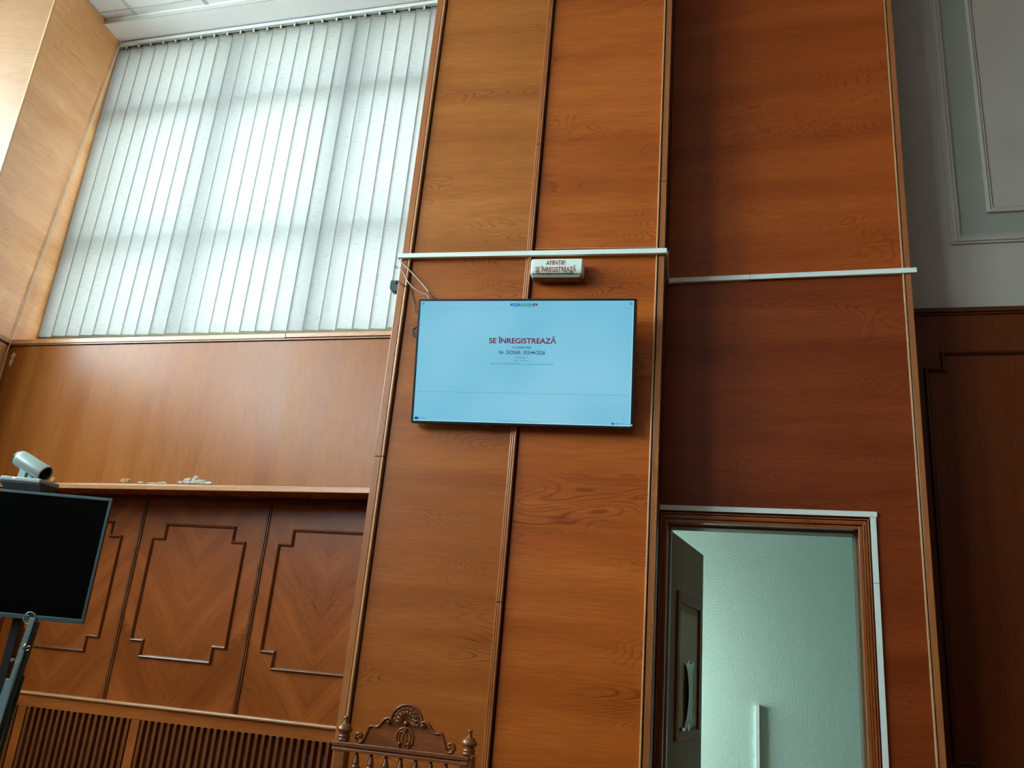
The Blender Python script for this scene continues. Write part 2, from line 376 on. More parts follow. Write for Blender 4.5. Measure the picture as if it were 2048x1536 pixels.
# ceiling: tiles with a visible grid
ce = MB().box(-6.6, 5.2, -6.6, 4.9, CEIL, CEIL + 0.2)
ceiling = struct(ce.build('ceiling', M['white']))
cg = empty('ceiling_trim', (0, 0, 0))
win = empty('wall_window', WL, A); struct(win)
door = empty('wall_door', DL, A); struct(door)
g = MB()
for i in range(-2, 15):
    s = 0.29 + 0.66 * i
    for q in (-0.012, 0.008): g.box(s + q, s + q + 0.005, -2.8, 0.0, CEIL - 0.004, CEIL + 0.001)
for j in range(5):
    y = -0.072 - 0.66 * j
    g.box(-1.5, 4.0, y - 0.004, y + 0.004, CEIL - 0.004, CEIL + 0.001)
bpy.data.objects.remove(cg)
gr = struct(g.build('trim_1', M['tbar'], loc=WL, rotz=A)); gr['label'] = 'grey grid lines between the white ceiling tiles'

# window side
box('masonry_below', M['plaster'], -0.05, 3.2, 0.36, 0.75, 0.0, 3.13, win)
box('masonry_reveal', M['plaster'], -0.05, 0.04, 0.30, 0.75, 3.13, 5.9, win); box('window_ledge', M['plaster'], 0.0, 3.05, 0.34, 0.45, 3.13, 3.285, win)
box('masonry_above', M['plaster'], -0.05, 3.2, 0.30, 0.75, 5.78, 6.2, win)
box('masonry_side', M['plaster'], 3.02, 3.9, 0.24, 0.75, 0.0, 6.2, win)
box('sill_board', M['trimx'], 0.0, 3.1, 0.0, 0.37, 3.12, 3.145, win)
# the deep apron board under the window, its lower edge sagging to the left
ap = MB()
def ledge_z(s): return 2.092 + 0.0144 * s
ap.hexa([(0, 0, ledge_z(0) + 0.01), (3.1, 0, ledge_z(3.1) + 0.01), (3.1, 0.26, ledge_z(3.1) + 0.01), (0, 0.26, ledge_z(0) + 0.01), (0, 0, 3.112), (3.1, 0, 3.112), (3.1, 0.26, 3.112), (0, 0.26, 3.112)])
ap.build('apron_panel', M['apron'], win)
def ledge(name, m, a, b, za, zb, y):
    t = MB(); t.hexa([(a, y, ledge_z(a) + za), (b, y, ledge_z(b) + za), (b, 0.0, ledge_z(b) + za), (a, 0.0, ledge_z(a) + za), (a, y, ledge_z(a) + zb), (b, y, ledge_z(b) + zb), (b, 0.0, ledge_z(b) + zb), (a, 0.0, ledge_z(a) + zb)])
    return t.build(name, m, win, 0.002)
ledge('ledge_moulding', M['trimx'], 0.0, 3.1, 0.0, 0.028, -0.022)
ledge('ledge_bead', M['trimpale'], 0.0, 3.1, 0.029, 0.037, -0.012)
ledge('ledge_gap', M['void'], 0.0, 3.1, 0.037, 0.041, -0.001)
box('sill_moulding', M['trimx'], 0.0, 2.19, -0.016, 0.0, 3.118, 3.150, win, 0.002)
box('sill_moulding', M['trimx'], 2.193, 3.1, -0.016, 0.0, 3.121, 3.150, win, 0.002)
box('sill_bead', M['trimz'], 0.0, 3.1, -0.010, 0.0, 3.108, 3.117, win, 0.001)
box('sill_gap', M['void'], 0.0, 3.1, -0.002, 0.0, 3.103, 3.108, win)
# damage on the apron
def flake(name, m, blobs):
    t = MB()
    for (s0, z0, rx, rz) in blobs:
        n = 14; pts = []
        for k in range(n):
            an = 2 * math.pi * k / n; q = random.uniform(0.75, 1.1)
            pts.append((s0 + rx * q * math.cos(an), z0 + rz * q * math.sin(an)))
        pts = [(x, max(z, ledge_z(x) + 0.041)) for x, z in pts]
        i = len(t.v)
        t.v += [(x, -0.0004, z) for x, z in pts]
        t.v += [(s0 + (x - s0) * 0.72 + random.uniform(-.003, .003), -random.uniform(0.003, 0.010), z0 + (z - z0) * 0.72) for x, z in pts]
        t.v.append((s0, -0.006, z0))
        for k in range(n):
            a, b = k, (k + 1) % n
            t.f.append((i + a, i + b, i + n + b, i + n + a)); t.sm.append(False)
            t.f.append((i + n + a, i + n + b, i + 2 * n)); t.sm.append(False)
    return t.build(name, m, win)
flake('peeling_patch', M['flakew'], [(1.345, 2.154, .035, .014), (1.43, 2.152, .05, .012), (1.50, 2.155, .045, .015)])
flake('peeling_patch', M['flakew'], [(1.635, 2.163, .03, .018), (1.685, 2.172, .035, .025), (1.735, 2.180, .035, .032), (1.785, 2.170, .04, .024), (1.84, 2.163, .035, .016)])
flake('filler_patch', M['flakey'], [(1.225, 2.163, .042, .024)])
flake('filler_patch', M['flakey'], [(0.665, 2.160, .022, .020)])
flake('filler_patch', M['putty'], [(0.052, 3.03, .020, .03), (0.048, 2.985, .016, .035)])

# lowered box above the blind
sf = MB().box(-0.02, 3.1, 0.0, 0.36, 5.922, CEIL + 0.01)
struct(sf.build('trim_2', M['white'], loc=WL, rotz=A)); 
sf2 = box('soffit_lip', M['tbar'], 0.0, 3.1, -0.006, 0.0, 5.922, 5.955, win)

# window frame behind the blind
box('side_light_block', M['trimz'], -0.03, 0.006, 0.252, 0.34, 3.145, 5.9, win)  # batten added to block bright light leaking past the blind's left edge
wf = empty('window_1', WL, A); struct(wf)
f = MB()
Y0, Y1 = 0.36, 0.42
for z in (5.24, 4.06): f.box(0, 3.02, Y0 - 0.055, Y1, z - 0.042, z + 0.042)
for s in (1.13, 2.17): f.box(s - 0.062, s + 0.062, Y0 - 0.03, Y1, 3.13, 5.90)
f.box(-0.02, 0.05, Y0, Y1, 3.13, 5.9); f.box(2.97, 3.02, Y0, Y1, 3.13, 5.9); f.box(0, 3.02, Y0, Y1, 3.13, 3.18); f.box(0, 3.02, Y0, Y1, 5.85, 5.9)
f.build('window_frame', M['frame_w'], wf)
box('window_pane', M['glass'], 0.0, 3.02, 0.39, 0.396, 3.14, 5.9, wf)

# recessed lower panelling
LO = 0.25
box('panelling_back', M['panelcol'][0], 0.0, 0.3025, LO, LO + 0.06, 0.0, 2.13, win)
for k in range(3):
    a = 0.3025 + 0.9165 * k; box('panelling_back', M['panelcol'][k + 1], a, a + 0.9165, LO, LO + 0.06, 0.0, 2.13, win)
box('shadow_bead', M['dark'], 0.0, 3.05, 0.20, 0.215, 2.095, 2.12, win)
for k in range(4):
    s = 0.3025 + 0.9165 * k
    t = MB(); t.box(s - 0.016, s - 0.007, LO - 0.008, LO, 0.86, 2.13); t.box(s - 0.005, s + 0.005, LO - 0.012, LO, 0.86, 2.13); t.box(s + 0.007, s + 0.016, LO - 0.008, LO, 0.86, 2.13)
    t.build('batten', M['mould'], win, 0.002)
def stepped(parent, name, m, x0, x1, zb, zt, sx, sz, y, wd=0.020, pr=0.016):
    """a closed raised moulding round a panel with a square step at each corner"""
    pts = [(x0 + sx, zt), (x1 - sx, zt), (x1 - sx, zt - sz), (x1, zt - sz), (x1, zb + sz), (x1 - sx, zb + sz), (x1 - sx, zb), (x0 + sx, zb), (x0 + sx, zb + sz), (x0, zb + sz), (x0, zt - sz), (x0 + sx, zt - sz)]
    h = wd / 2; n = len(pts)
    loops = []
    for q, dy in ((h, 0.0), (h * 0.75, -pr * 0.75), (h * 0.25, -pr), (-h * 0.25, -pr * 0.8), (-h * 0.5, -pr * 0.55), (-h, 0.0)):
        ring = []
        for k in range(n):
            p0, p1, p2 = Vector(pts[k - 1]), Vector(pts[k]), Vector(pts[(k + 1) % n])
            d1 = (p1 - p0).normalized(); d2 = (p2 - p1).normalized()
            n1 = Vector((-d1.y, d1.x)); n2 = Vector((-d2.y, d2.x))
            mvec = p1 + (n1 + n2) * q
            ring.append((mvec.x, y + dy, mvec.y))
        loops.append(ring)
    t = MB()
    for r_ in loops: t.v += r_
    for a in range(len(loops) - 1):
        for k in range(n):
            t.f.append((a * n + k, a * n + (k + 1) % n, (a + 1) * n + (k + 1) % n, (a + 1) * n + k)); t.sm.append(False)
    return t.build(name, m, parent)
for k in range(3):
    c = 0.76 + 0.9165 * k - 0.012
    stepped(win, 'panel_moulding', M['mould'], c - 0.335, c + 0.335, 1.130, 1.940, 0.087, 0.092, LO)
# rail above the radiator
t = MB(); t.box(0.0, 3.05, 0.185, LO, 0.845, 0.862); t.build('rail_cap', M['trimpale'], win, 0.006)
box('top_rail', M['rail'], 0.0, 3.05, 0.20, LO, 0.775, 0.845, win, 0.001)

# radiator grilles: slatted doors under the rail
def grille(s0, s1, label):
    r = empty('radiator_grille', wp(s0, 0.2, 0.0), A)
    tag(r, label, 'radiator cover', 'slatted radiator covers below the rail')
    w_ = s1 - s0
    box('stile', M['rail'], 0, 0.03, 0, 0.03, 0.05, 0.774, r); box('stile', M['rail'], w_ - 0.03, w_, 0, 0.03, 0.05, 0.774, r)
    box('bottom_rail', M['rail'], 0.03, w_ - 0.03, 0, 0.03, 0.05, 0.12, r)
    n = int(round((w_ - 0.06) / 0.0455)); p = (w_ - 0.06) / n
    first = None
    for k in range(n):
        x = 0.03 + p * (k + 0.5)
        if first is None:
            first = box('slat', M['slatw'], -0.0105, 0.0105, 0, 0.028, 0.12, 0.775, r, 0.002); o = first
        else:
            o = first.copy(); COL.objects.link(o); o.parent = r
        o.location.x = x
grille(0.02, 0.685, 'slatted wooden radiator cover at the left end, behind the folding stand')
grille(0.685, 1.518, 'slatted wooden radiator cover below the left and middle carved panels')
grille(1.518, 2.97, 'slatted wooden radiator cover beside the wide wooden pillar')
for (a, b, lab) in ((0.10, 1.42, 'grey radiator behind the slats of the cover left of the wide stile'), (1.62, 2.85, 'grey radiator behind the slats of the cover beside the pillar')):
    r = empty('radiator', wp(a, 0.235, 0.0), A); tag(r, lab, 'radiator', 'radiators behind the slatted covers')
    t = MB(); n = int((b - a) / 0.092)
    for k in range(n): t.box(0.092 * k, 0.092 * k + 0.045, 0.003, 0.013, 0.15, 0.70)
    t.build('fins', M['radiator'], r)

# left column: bright front face, and the side that closes the window recess
cl = empty('wall_column', (-4.715, 4.3, 0)); struct(cl)
box('column_core', M['plaster'], -1.75, -0.006, 0.008, 1.3, 0.0, 6.1, cl)
box('front_panel', M['column'], -1.75, -0.018, 0.0, 0.008, 0.0, CEIL, cl)
t = MB(); t.box(-0.018, -0.012, -0.006, 0.006, 0, CEIL); t.box(-0.009, -0.0, -0.009, 0.006, 0, CEIL); t.build('corner_moulding', M['trimpale'], cl, 0.002)
box('side_panel', M['reveal'], -0.006, 0.0, 0.006, 1.0, 3.112, CEIL, cl)
box('side_panel_lower', M['reveal'], -0.006, 0.0, 0.006, 1.0, 0, 3.108, cl)
box('side_moulding', M['trimx'], 0.0, 0.014, 0.0, 0.485, 3.118, 3.150, cl, 0.002)
box('side_gap', M['void'], 0.0, 0.002, 0.0, 0.485, 3.106, 3.112, cl)
box('side_top_bead', M['tbar'], 0.0, 0.004, 0.0, 0.46, CEIL - 0.012, CEIL - 0.002, cl)

# the wide pillar with its screen
pl = empty('wall_pillar', (-0.92, 4.3, 0)); struct(pl)
PX = -0.92
box('pillar_core', M['dark'], -1.690 - PX, -0.152 - PX, 0.030, 0.95, 0.0, 6.1, pl)  # dark core left showing in slots, standing in for the mouldings' shadows
box('veneer_panel', M['pillar_a'], -1.621 - PX, -0.938 - PX, 0.006, 0.031, 3.52, CEIL, pl)
box('veneer_panel', M['pillar_b'], -0.890 - PX, -0.198 - PX, 0.006, 0.031, 3.52, CEIL, pl)
box('veneer_panel', M['pillar_c'], -1.621 - PX, -0.938 - PX, 0.006, 0.031, 0.0, 3.519, pl)
box('veneer_panel', M['pillar_d'], -0.890 - PX, -0.198 - PX, 0.006, 0.031, 0.0, 3.519, pl)
def upright(name, x0, x1, y0, y1, cuts, parent, m=None, bev=0.0025):
    zs = [0.0] + cuts + [CEIL]; o = None
    for a, b in zip(zs[:-1], zs[1:]):
        o = box(name, m or M['trimz'], x0, x1, y0, y1, a + 0.001, b - 0.001, parent, bev)
    return o
upright('edge_board', -1.692 - PX, -1.652 - PX, -0.006, 0.031, [2.287], pl)
upright('edge_bead', -1.647 - PX, -1.633 - PX, -0.014, 0.031, [2.287], pl, M['trimpale'], 0.004)
upright('edge_board', -0.183 - PX, -0.150 - PX, -0.006, 0.031, [3.972], pl)
upright('edge_bead', -0.198 - PX, -0.188 - PX, -0.014, 0.031, [3.972], pl, M['trimpale'], 0.004)
for dx, yy in ((-0.0185, -0.006), (-0.0065, -0.014), (0.0055, -0.018)):
    upright('centre_reed', -0.919 + dx - PX, -0.919 + dx + 0.0105 - PX, yy, 0.031, [1.558, 4.256], pl, None, 0.004)
box('cross_bead', M['trimx'], -0.890 - PX, -0.198 - PX, 0.0, 0.008, 3.548, 3.556, pl, 0.002)
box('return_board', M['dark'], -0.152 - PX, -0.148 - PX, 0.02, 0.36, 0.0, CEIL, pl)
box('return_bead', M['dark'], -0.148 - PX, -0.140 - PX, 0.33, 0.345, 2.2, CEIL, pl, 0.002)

# door wall, set back from the pillar
OW0, OW1, OZ = 0.034, 1.027, 2.088
t = MB(); t.box(-0.3, OW0, 0.004, 0.25, 0, 6.1); t.box(OW1, 1.345, 0.004, 0.25, 0, 6.1); t.box(OW0, OW1, 0.004, 0.25, OZ, 6.1)
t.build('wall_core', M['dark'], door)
box('veneer_panel', M['doorwall'], 0.0, 1.300, 0.0, 0.004, 3.52, CEIL, door)
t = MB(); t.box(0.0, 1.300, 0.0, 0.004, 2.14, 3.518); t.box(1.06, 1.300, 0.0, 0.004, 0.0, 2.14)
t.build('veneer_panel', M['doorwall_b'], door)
for nm, x0, x1, yy, m in (('edge_bead', 1.302, 1.312, -0.016, M['trimpale']), ('edge_board', 1.316, 1.348, -0.010, M['trimz'])):
    o = box(nm, m, x0, x1, yy, 0.02, 0.0, CEIL, door, 0.003)
box('return_panel', M['dark'], 1.345, 1.347, 0.02, 0.32, 0.0, 6.0, door)

# far wall beyond the door wall
fw = empty('wall_far', dp(1.30, 0.3, 0), A); struct(fw)
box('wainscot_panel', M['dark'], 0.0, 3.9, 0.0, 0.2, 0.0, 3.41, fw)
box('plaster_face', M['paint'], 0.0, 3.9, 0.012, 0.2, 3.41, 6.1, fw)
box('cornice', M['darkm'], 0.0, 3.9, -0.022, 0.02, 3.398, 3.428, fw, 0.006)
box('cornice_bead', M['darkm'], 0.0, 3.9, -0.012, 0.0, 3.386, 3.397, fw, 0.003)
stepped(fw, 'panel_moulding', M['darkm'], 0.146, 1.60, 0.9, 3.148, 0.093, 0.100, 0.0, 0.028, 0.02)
box('base_pilaster_bead', M['darkm'], 0.02, 0.03, -0.006, 0.0, 0, 3.42, fw)
def frame_mould(parent, name, m, x0, x1, z0, z1, y, prof):
    """rectangular moulding with mitred corners: prof = list of (inset, projection)"""
    t = MB(); n = 4
    for ins, prj in prof:
        t.v += [(x0 + ins, y - prj, z0 + ins), (x1 - ins, y - prj, z0 + ins), (x1 - ins, y - prj, z1 - ins), (x0 + ins, y - prj, z1 - ins)]
    for a in range(len(prof) - 1):
        for k in range(n):
            t.f.append((a * n + k, a * n + (k + 1) % n, (a + 1) * n + (k + 1) % n, (a + 1) * n + k)); t.sm.append(False)
    return t.build(name, m, parent)
OX = 0.337
frame_mould(fw, 'plaster_moulding', M['paint'], OX, OX + 2.6, 3.844, 5.96, 0.012, [(0, 0), (0, 0.012), (0.012, 0.012), (0.014, 0.02), (0.03, 0.024), (0.040, 0.016), (0.046, 0.02), (0.056, 0.012), (0.058, 0.0)])
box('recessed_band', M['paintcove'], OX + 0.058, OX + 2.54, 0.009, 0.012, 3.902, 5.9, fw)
frame_mould(fw, 'plaster_moulding', M['paint'], OX + 0.205, OX + 2.38, 4.040, 5.75, 0.009, [(0, 0), (0.002, 0.016), (0.016, 0.02), (0.028, 0.012), (0.032, 0.014), (0.038, 0.0)])
box('raised_field', M['paint'], OX + 0.243, OX + 2.34, 0.004, 0.009, 4.078, 5.71, fw)

# rest of the room, mostly behind the camera
rw = empty('wall_right', (4.8, 0, 0)); struct(rw)
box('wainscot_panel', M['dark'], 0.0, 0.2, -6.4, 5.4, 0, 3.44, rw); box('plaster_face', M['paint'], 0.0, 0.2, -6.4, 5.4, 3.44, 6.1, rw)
bw = empty('wall_back', (0, -6.2, 0)); struct(bw)
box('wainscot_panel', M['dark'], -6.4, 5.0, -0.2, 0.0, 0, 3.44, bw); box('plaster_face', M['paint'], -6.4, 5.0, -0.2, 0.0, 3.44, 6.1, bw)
lw = empty('wall_left', (-6.4, 0, 0)); struct(lw)
t = MB(); t.box(0, 0.2, -6.4, 5.4, 0, LS); t.box(0, 0.2, -6.4, 5.4, 5.88, 6.1)
ys = [-6.4] + [v for a, b in sorted(LW) for v in (a, b)] + [5.4]
for a, b in zip(ys[::2], ys[1::2]): t.box(0, 0.2, a, b, LS, 5.88)
t.build('wall_surface', M['plaster'], lw)
for i, (a, b) in enumerate(LW):
    q = empty('window_%d' % (i + 2), (-6.4, a, LS)); struct(q)
    f = MB(); W_ = b - a
    for y in (0.03, W_ / 2, W_ - 0.03): f.box(0.06, 0.12, y - 0.03, y + 0.03, 0, 5.88 - LS)
    for z in (0.03, 1.05, 5.85 - LS): f.box(0.06, 0.12, 0, W_, z - 0.03, z + 0.03)
    f.build('window_frame', M['frame_w'], q); box('window_pane', M['glass'], 0.085, 0.09, 0, W_, 0, 5.88 - LS, q)

# corridor behind the door
co = empty('wall_corridor', DL, A); struct(co)
box('corridor_back', M['green'], -0.98, 3.5, 1.6, 1.7, 0, 2.9, co)
box('corridor_end', M['green'], 3.4, 3.5, 0.6, 1.6, 0, 2.9, co)
t = MB(); t.box(-1.0, -0.96, 0.25, 1.0, 0, 2.9); t.box(-1.0, -0.96, 1.0, 1.7, 2.15, 2.9); t.box(-1.0, -0.96, 1.55, 1.7, 0.0, 2.15)
t.build('corridor_end_wall', M['green'], co)
box('corridor_front', M['green'], 1.34, 3.5, 0.6, 0.62, 0, 2.9, co)
box('corridor_ceiling', M['white'], -1.0, 1.34, 0.25, 1.7, 2.9, 3.0, co); box('corridor_ceiling', M['white'], 1.34, 3.5, 0.6, 1.7, 2.9, 3.0, co)
box('corridor_glass', M['glass'], -0.985, -0.98, 1.0, 1.55, 0.05, 2.15, co)  # unseen glazed opening put in to light the green wall from the left

# door: architrave, lining and the open leaf
d1 = empty('door_1', DL, A); struct(d1)
def arch(name, m, a, b, y0, y1):      # a = outer offset, b = inner offset from the opening
    t = MB()
    t.box(OW0 - a, OW0 - b, y0, y1, 0.0, OZ + a); t.box(OW1 + b, OW1 + a, y0, y1, 0.0, OZ + a); t.box(OW0 - b, OW1 + b, y0, y1, OZ + b, OZ + a)
    return t.build(name, m, d1, 0.0015)
arch('architrave_outer_reed', M['doortrim'], 0.037, 0.031, -0.020, 0.0)
arch('architrave_board', M['doortrim'], 0.027, 0.013, -0.015, 0.0)
arch('architrave_inner_reed', M['doortrim'], 0.012, 0.006, -0.019, 0.0)
def lining(name, m, y0, y1, i0, i1):  # i0/i1: thickness band measured into the opening
    t = MB()
    t.box(OW0 + i0, OW0 + i1, y0, y1, 0, OZ - i0); t.box(OW1 - i1, OW1 - i0, y0, y1, 0, OZ - i0); t.box(OW0 + i1, OW1 - i1, y0, y1, OZ - i1, OZ - i0)
    return t.build(name, m, d1, 0.0015)
lining('door_lining', M['lining'], -0.006, 0.13, -0.004, 0.013)
lining('door_stop', M['stop'], 0.09, 0.20, 0.013, 0.024)
LA = R(77.73) - A
lf0 = Vector((-0.08, 4.84, 0)) - DL
lx = lf0.dot(dB); ly = lf0.dot(nB)
lf = MB(); lf.box(0.0, 0.88, 0.0, 0.04, 0.01, 2.05)
leafo = lf.build('door_leaf', M['door'], d1, 0.002); leafo.location = (lx, ly, 0); leafo.rotation_euler.z = LA
# the leaf's visible face looks to the right: local y = 0 side
def leafpart(name, m, x0, x1, y0, y1, z0, z1, bev=0.002):
    return box(name, m, x0, x1, y0, y1, z0, z1, leafo, bev)
t = MB()
for (x0, x1, z0, z1) in ((0.14, 0.20, 0.95, 1.745), (0.74, 0.80, 0.95, 1.745), (0.20, 0.74, 1.685, 1.745), (0.20, 0.74, 0.95, 1.0)): t.box(x0, x1, -0.012, 0.0, z0, z1)
t.build('leaf_moulding', M['leaftrim'], leafo, 0.003)
leafpart('leaf_field', M['leaffield'], 0.215, 0.68, -0.006, 0.0, 1.02, 1.64)
leafpart('leaf_edge', M['doortrim'], -0.004, 0.0, 0.0, 0.04, 0.01, 2.05)
box('hinge', M['hinge'], -0.003, 0.012, -0.012, 0.012, 1.69, 1.79, d1, 0.002).location = (lx - 0.012, ly - 0.008, 0)

# ============================================================ THINGS
# ---- vertical blind
vb = empty('vertical_blind', wp(0, 0.2, 3.235), A)
tag(vb, 'white fabric vertical blind with closed slats over the big bright window', 'blind')
ZB = -3.235
t = MB(); t.box(0.0, 3.0, 0.0, 0.045, 5.886 + ZB, 5.914 + ZB); t.box(0.0, 3.0, -0.002, 0.003, 5.882 + ZB, 5.908 + ZB)
t.build('head_rail', M['metal'], vb, 0.001)
box('slot_shade_strip', M['steeld'], 0.0, 3.0, 0.029, 0.045, 5.846 + ZB, 5.886 + ZB, vb); box('gap_shade_strip', M['steeld'], 0.0, 3.0, 0.004, 0.04, 5.914 + ZB, 5.9225 + ZB, vb)  # dark strips standing in for shade behind the clips and above the rail
box('end_cap', M['metal'], -0.012, 0.004, -0.003, 0.046, 5.884 + ZB, 5.923 + ZB, vb, 0.002)
N = 25
for k in range(N):
    cx_ = -0.010 + 0.1209 * k + 0.0605
    a = R(random.uniform(5.5, 8.0)); 
    if k == 8: a = R(12)
    if k == 9: a = R(3)
    if k in (15, 19): a = R(10)
    a = -a
    hw = 0.0655; zt = 5.862 + ZB; zb = -0.006 + random.uniform(-0.004, 0.004); hz = 0.042
    wv = random.uniform(-0.0006, 0.0006)
    t = MB(); cols = 5; rows = 14
    for r_ in range(rows + 1):
        z = zb + (zt - zb) * r_ / rows
        an = a + R(0.45) * math.sin(r_ * 0.5 + k)
        for c_ in range(cols + 1):
            u = -hw + 2 * hw * c_ / cols
            y = 0.022 + math.sin(an) * -u * 1.0 + 0.0015 * math.cos(u / hw * 1.5)
            t.v.append((cx_ + u * math.cos(an) + wv * math.sin(r_ * 0.45 + k * 1.3), y, z))
    for r_ in range(rows):
        for c_ in range(cols):
            q = r_ * (cols + 1) + c_
            t.f.append((q, q + 1, q + cols + 2, q + cols + 1)); t.sm.append(True)
    sl = t.build('slat', M['blind'], vb)
    y0 = 0.022 + math.sin(a) * hw; y1 = 0.022 - math.sin(a) * hw
    xa, xb = cx_ - hw * math.cos(a), cx_ + hw * math.cos(a)
    e = MB(); q0 = [(xa - 0.0003, y0 - 0.0012), (xa + 0.0022, y0 - 0.0012 + 0.0003), (xa + 0.0022, y0 - 0.0007), (xa - 0.0003, y0 - 0.0009)]
    e.hexa([(x_, y_, zb) for x_, y_ in q0] + [(x_, y_, zt) for x_, y_ in q0]); e.build('edge', M['overlap_shade'], sl)
    h = MB(); h.hexa([(xa, y0 - 0.0015, zb - 0.001), (xb, y1 - 0.0015, zb - 0.001), (xb, y1 + 0.0015, zb - 0.001), (xa, y0 + 0.0015, zb - 0.001),
                      (xa, y0 - 0.0015, zb + hz), (xb, y1 - 0.0015, zb + hz), (xb, y1 + 0.0015, zb + hz), (xa, y0 + 0.0015, zb + hz)])
    h.build('hem', M['hem'], sl)
    h = MB(); h.hexa([(xa, y0 - 0.001, zt - 0.016), (xb, y1 - 0.001, zt - 0.016), (xb, y1 + 0.001, zt - 0.016), (xa, y0 + 0.001, zt - 0.016),
                      (xa, y0 - 0.001, zt), (xb, y1 - 0.001, zt), (xb, y1 + 0.001, zt), (xa, y0 + 0.001, zt)])
    h.build('top_pocket', M['hem'], sl)
    box('carrier_clip', M['metal'], cx_ - 0.006, cx_ + 0.006, 0.014, 0.028, zt - 0.004, zt + 0.03, vb)
# cords: hung from the rail, pulled over the sill edge and down
t = MB()
for dx, r_ in ((0.0, 0.0022), (0.010, 0.0022)):
    pts = [wp(0.002 + dx, 0.190, 5.885), wp(0.008 + dx * 1.6, 0.085, 4.5), wp(0.012 + dx * 0.4, -0.022, 3.12), wp(0.014, -0.026, 3.0), wp(0.013, -0.027, 2.3), wp(0.013, -0.027, 1.4)]
    t.tube([Vector(p) - Vector(wp(0, 0, 3.235)) for p in smooth_path(pts, 6)], r_, 6)
cordo = t.build('pull_cord', M['cord']); cordo.location = wp(0, 0, 3.235)
tag(cordo, 'pair of thin white pull cords hanging left of the blind over the sill', 'cord')

# ---- cable trunking
def trunking(name, label, boxes, loc, rz, grp='white cable trunking'):
    t = MB(); [t.box(*b) for b in boxes]
    o = t.build(name, M['trunk'], loc=loc, rotz=rz, bevel=0.0012)
    return tag(o, label, 'trunking', grp)
LZ = 3.507
t = MB(); t.hexa([(-1.706, 4.267, 3.490), (-0.138, 4.267, 3.498), (-0.138, 4.286, 3.498), (-1.712, 4.286, 3.490), (-1.706, 4.267, 3.518), (-0.138, 4.267, 3.528), (-0.138, 4.286, 3.528), (-1.712, 4.286, 3.518)])
o = t.build('cable_trunking', M['trunk'], bevel=0.0012); tag(o, 'white cable trunking level across the wide pillar above the lit screen', 'trunking', 'white cable trunking')
t = MB(); t.hexa([(-0.1475, 4.288, 3.496), (-0.130, 4.288, 3.496), (-0.130, 4.655, 3.500), (-0.1475, 4.655, 3.500), (-0.1475, 4.288, 3.524), (-0.130, 4.288, 3.524), (-0.130, 4.655, 3.530), (-0.1475, 4.655, 3.530)])
o = t.build('cable_trunking', M['trunk'], bevel=0.0012); tag(o, 'short shaded trunking on the side of the pillar joining the two level runs', 'trunking', 'white cable trunking')
t = MB()
t.hexa([(0.004, -0.024, 3.503), (0.485, -0.024, 3.506), (0.485, 0.0, 3.506), (0.004, 0.0, 3.503), (0.004, -0.024, 3.533), (0.485, -0.024, 3.536), (0.485, 0.0, 3.536), (0.004, 0.0, 3.533)])
t.hexa([(0.487, -0.024, 3.506), (1.376, -0.024, 3.511), (1.376, -0.010, 3.511), (0.487, -0.010, 3.506), (0.487, -0.024, 3.536), (1.376, -0.024, 3.541), (1.376, -0.010, 3.541), (0.487, -0.010, 3.536)])
t.box(0.487, 1.30, -0.012, 0.0, 3.511, 3.535)
o = t.build('cable_trunking', M['trunk'], loc=DL, rotz=A, bevel=0.0012); tag(o, 'white cable trunking level across the wood above the open door', 'trunking', 'white cable trunking')
trunking('cable_trunking', 'white cable trunking along the top of the door frame', [(-0.005, 1.105, -0.018, 0.0, 2.137, 2.165)], DL, A)
trunking('cable_trunking', 'white cable trunking down the right side of the door frame', [(1.071, 1.099, -0.016, 0.0, 1.805, 2.136), (1.071, 1.099, -0.016, 0.0, 0.0, 1.803)], DL, A)
trunking('cable_trunking', 'shaded cable trunking down the left side of the door frame against the pillar', [(-0.006, 0.0, -0.045, -0.021, 0.0, 2.136)], DL, A)
trunking('cable_trunking', 'short white upright trunking on the green corridor wall', [(0.0, 0.026, -0.02, 0.0, 0.0, 1.155)], dp(0.506, 1.6, 0), A)

# ---- television on the pillar
tv = empty('television', (-1.485, 4.24, 2.469))
tag(tv, 'lit wall television with pale blue screen reading SE ÎNREGISTREAZĂ on the pillar', 'television')
tv.rotation_euler = (R(10.5), 0, 0)
TW, TH = 1.204, 0.692
t = MB(); t.box(0, TW, 0.0, 0.045, 0, TH); t.build('back_shell', M['black'], tv, 0.004)
t = MB()
bl, br, bb, bt = 0.0125, 0.0155, 0.0125, 0.012
t.box(0, TW, -0.004, 0.0, 0, bb); t.box(0, TW, -0.004, 0.0, TH - bt, TH); t.box(0, bl, -0.004, 0.0, bb, TH - bt); t.box(TW - br, TW, -0.004, 0.0, bb, TH - bt)
t.build('bezel', M['bezel'], tv, 0.001)
sc = box('screen', M['screen'], bl, TW - br, -0.002, 0.001, bb, TH - bt, tv)
SY = -0.0026
def sb(name, m, u0, u1, v0, v1, dy=0.0):
    return box(name, m, u0, u1, SY + dy - 0.0002, SY + dy + 0.0004, v0, v1, sc)
sb('bright_edge', M['glow'], bl + 0.001, TW - br - 0.001, bb + 0.0005, bb + 0.004)
sb('bright_edge', M['glow'], TW - br - 0.0035, TW - br - 0.0005, bb + 0.004, TH - bt - 0.004)
text('title_text', 'SE ÎNREGISTREAZĂ', M['inkr'], sc, 0.4145, 0.7822, 0.4455, 0.4745, SY, 0.020)
text('status_text', 'ÎN DEZBATERE', M['ink'], sc, 0.546, 0.6475, 0.4165, 0.4285, SY, 0.004)
text('case_number_text', 'Nr. DOSAR: 355/44/2026', M['ink'], sc, 0.4732, 0.7252, 0.3855, 0.4062, SY, 0.007)
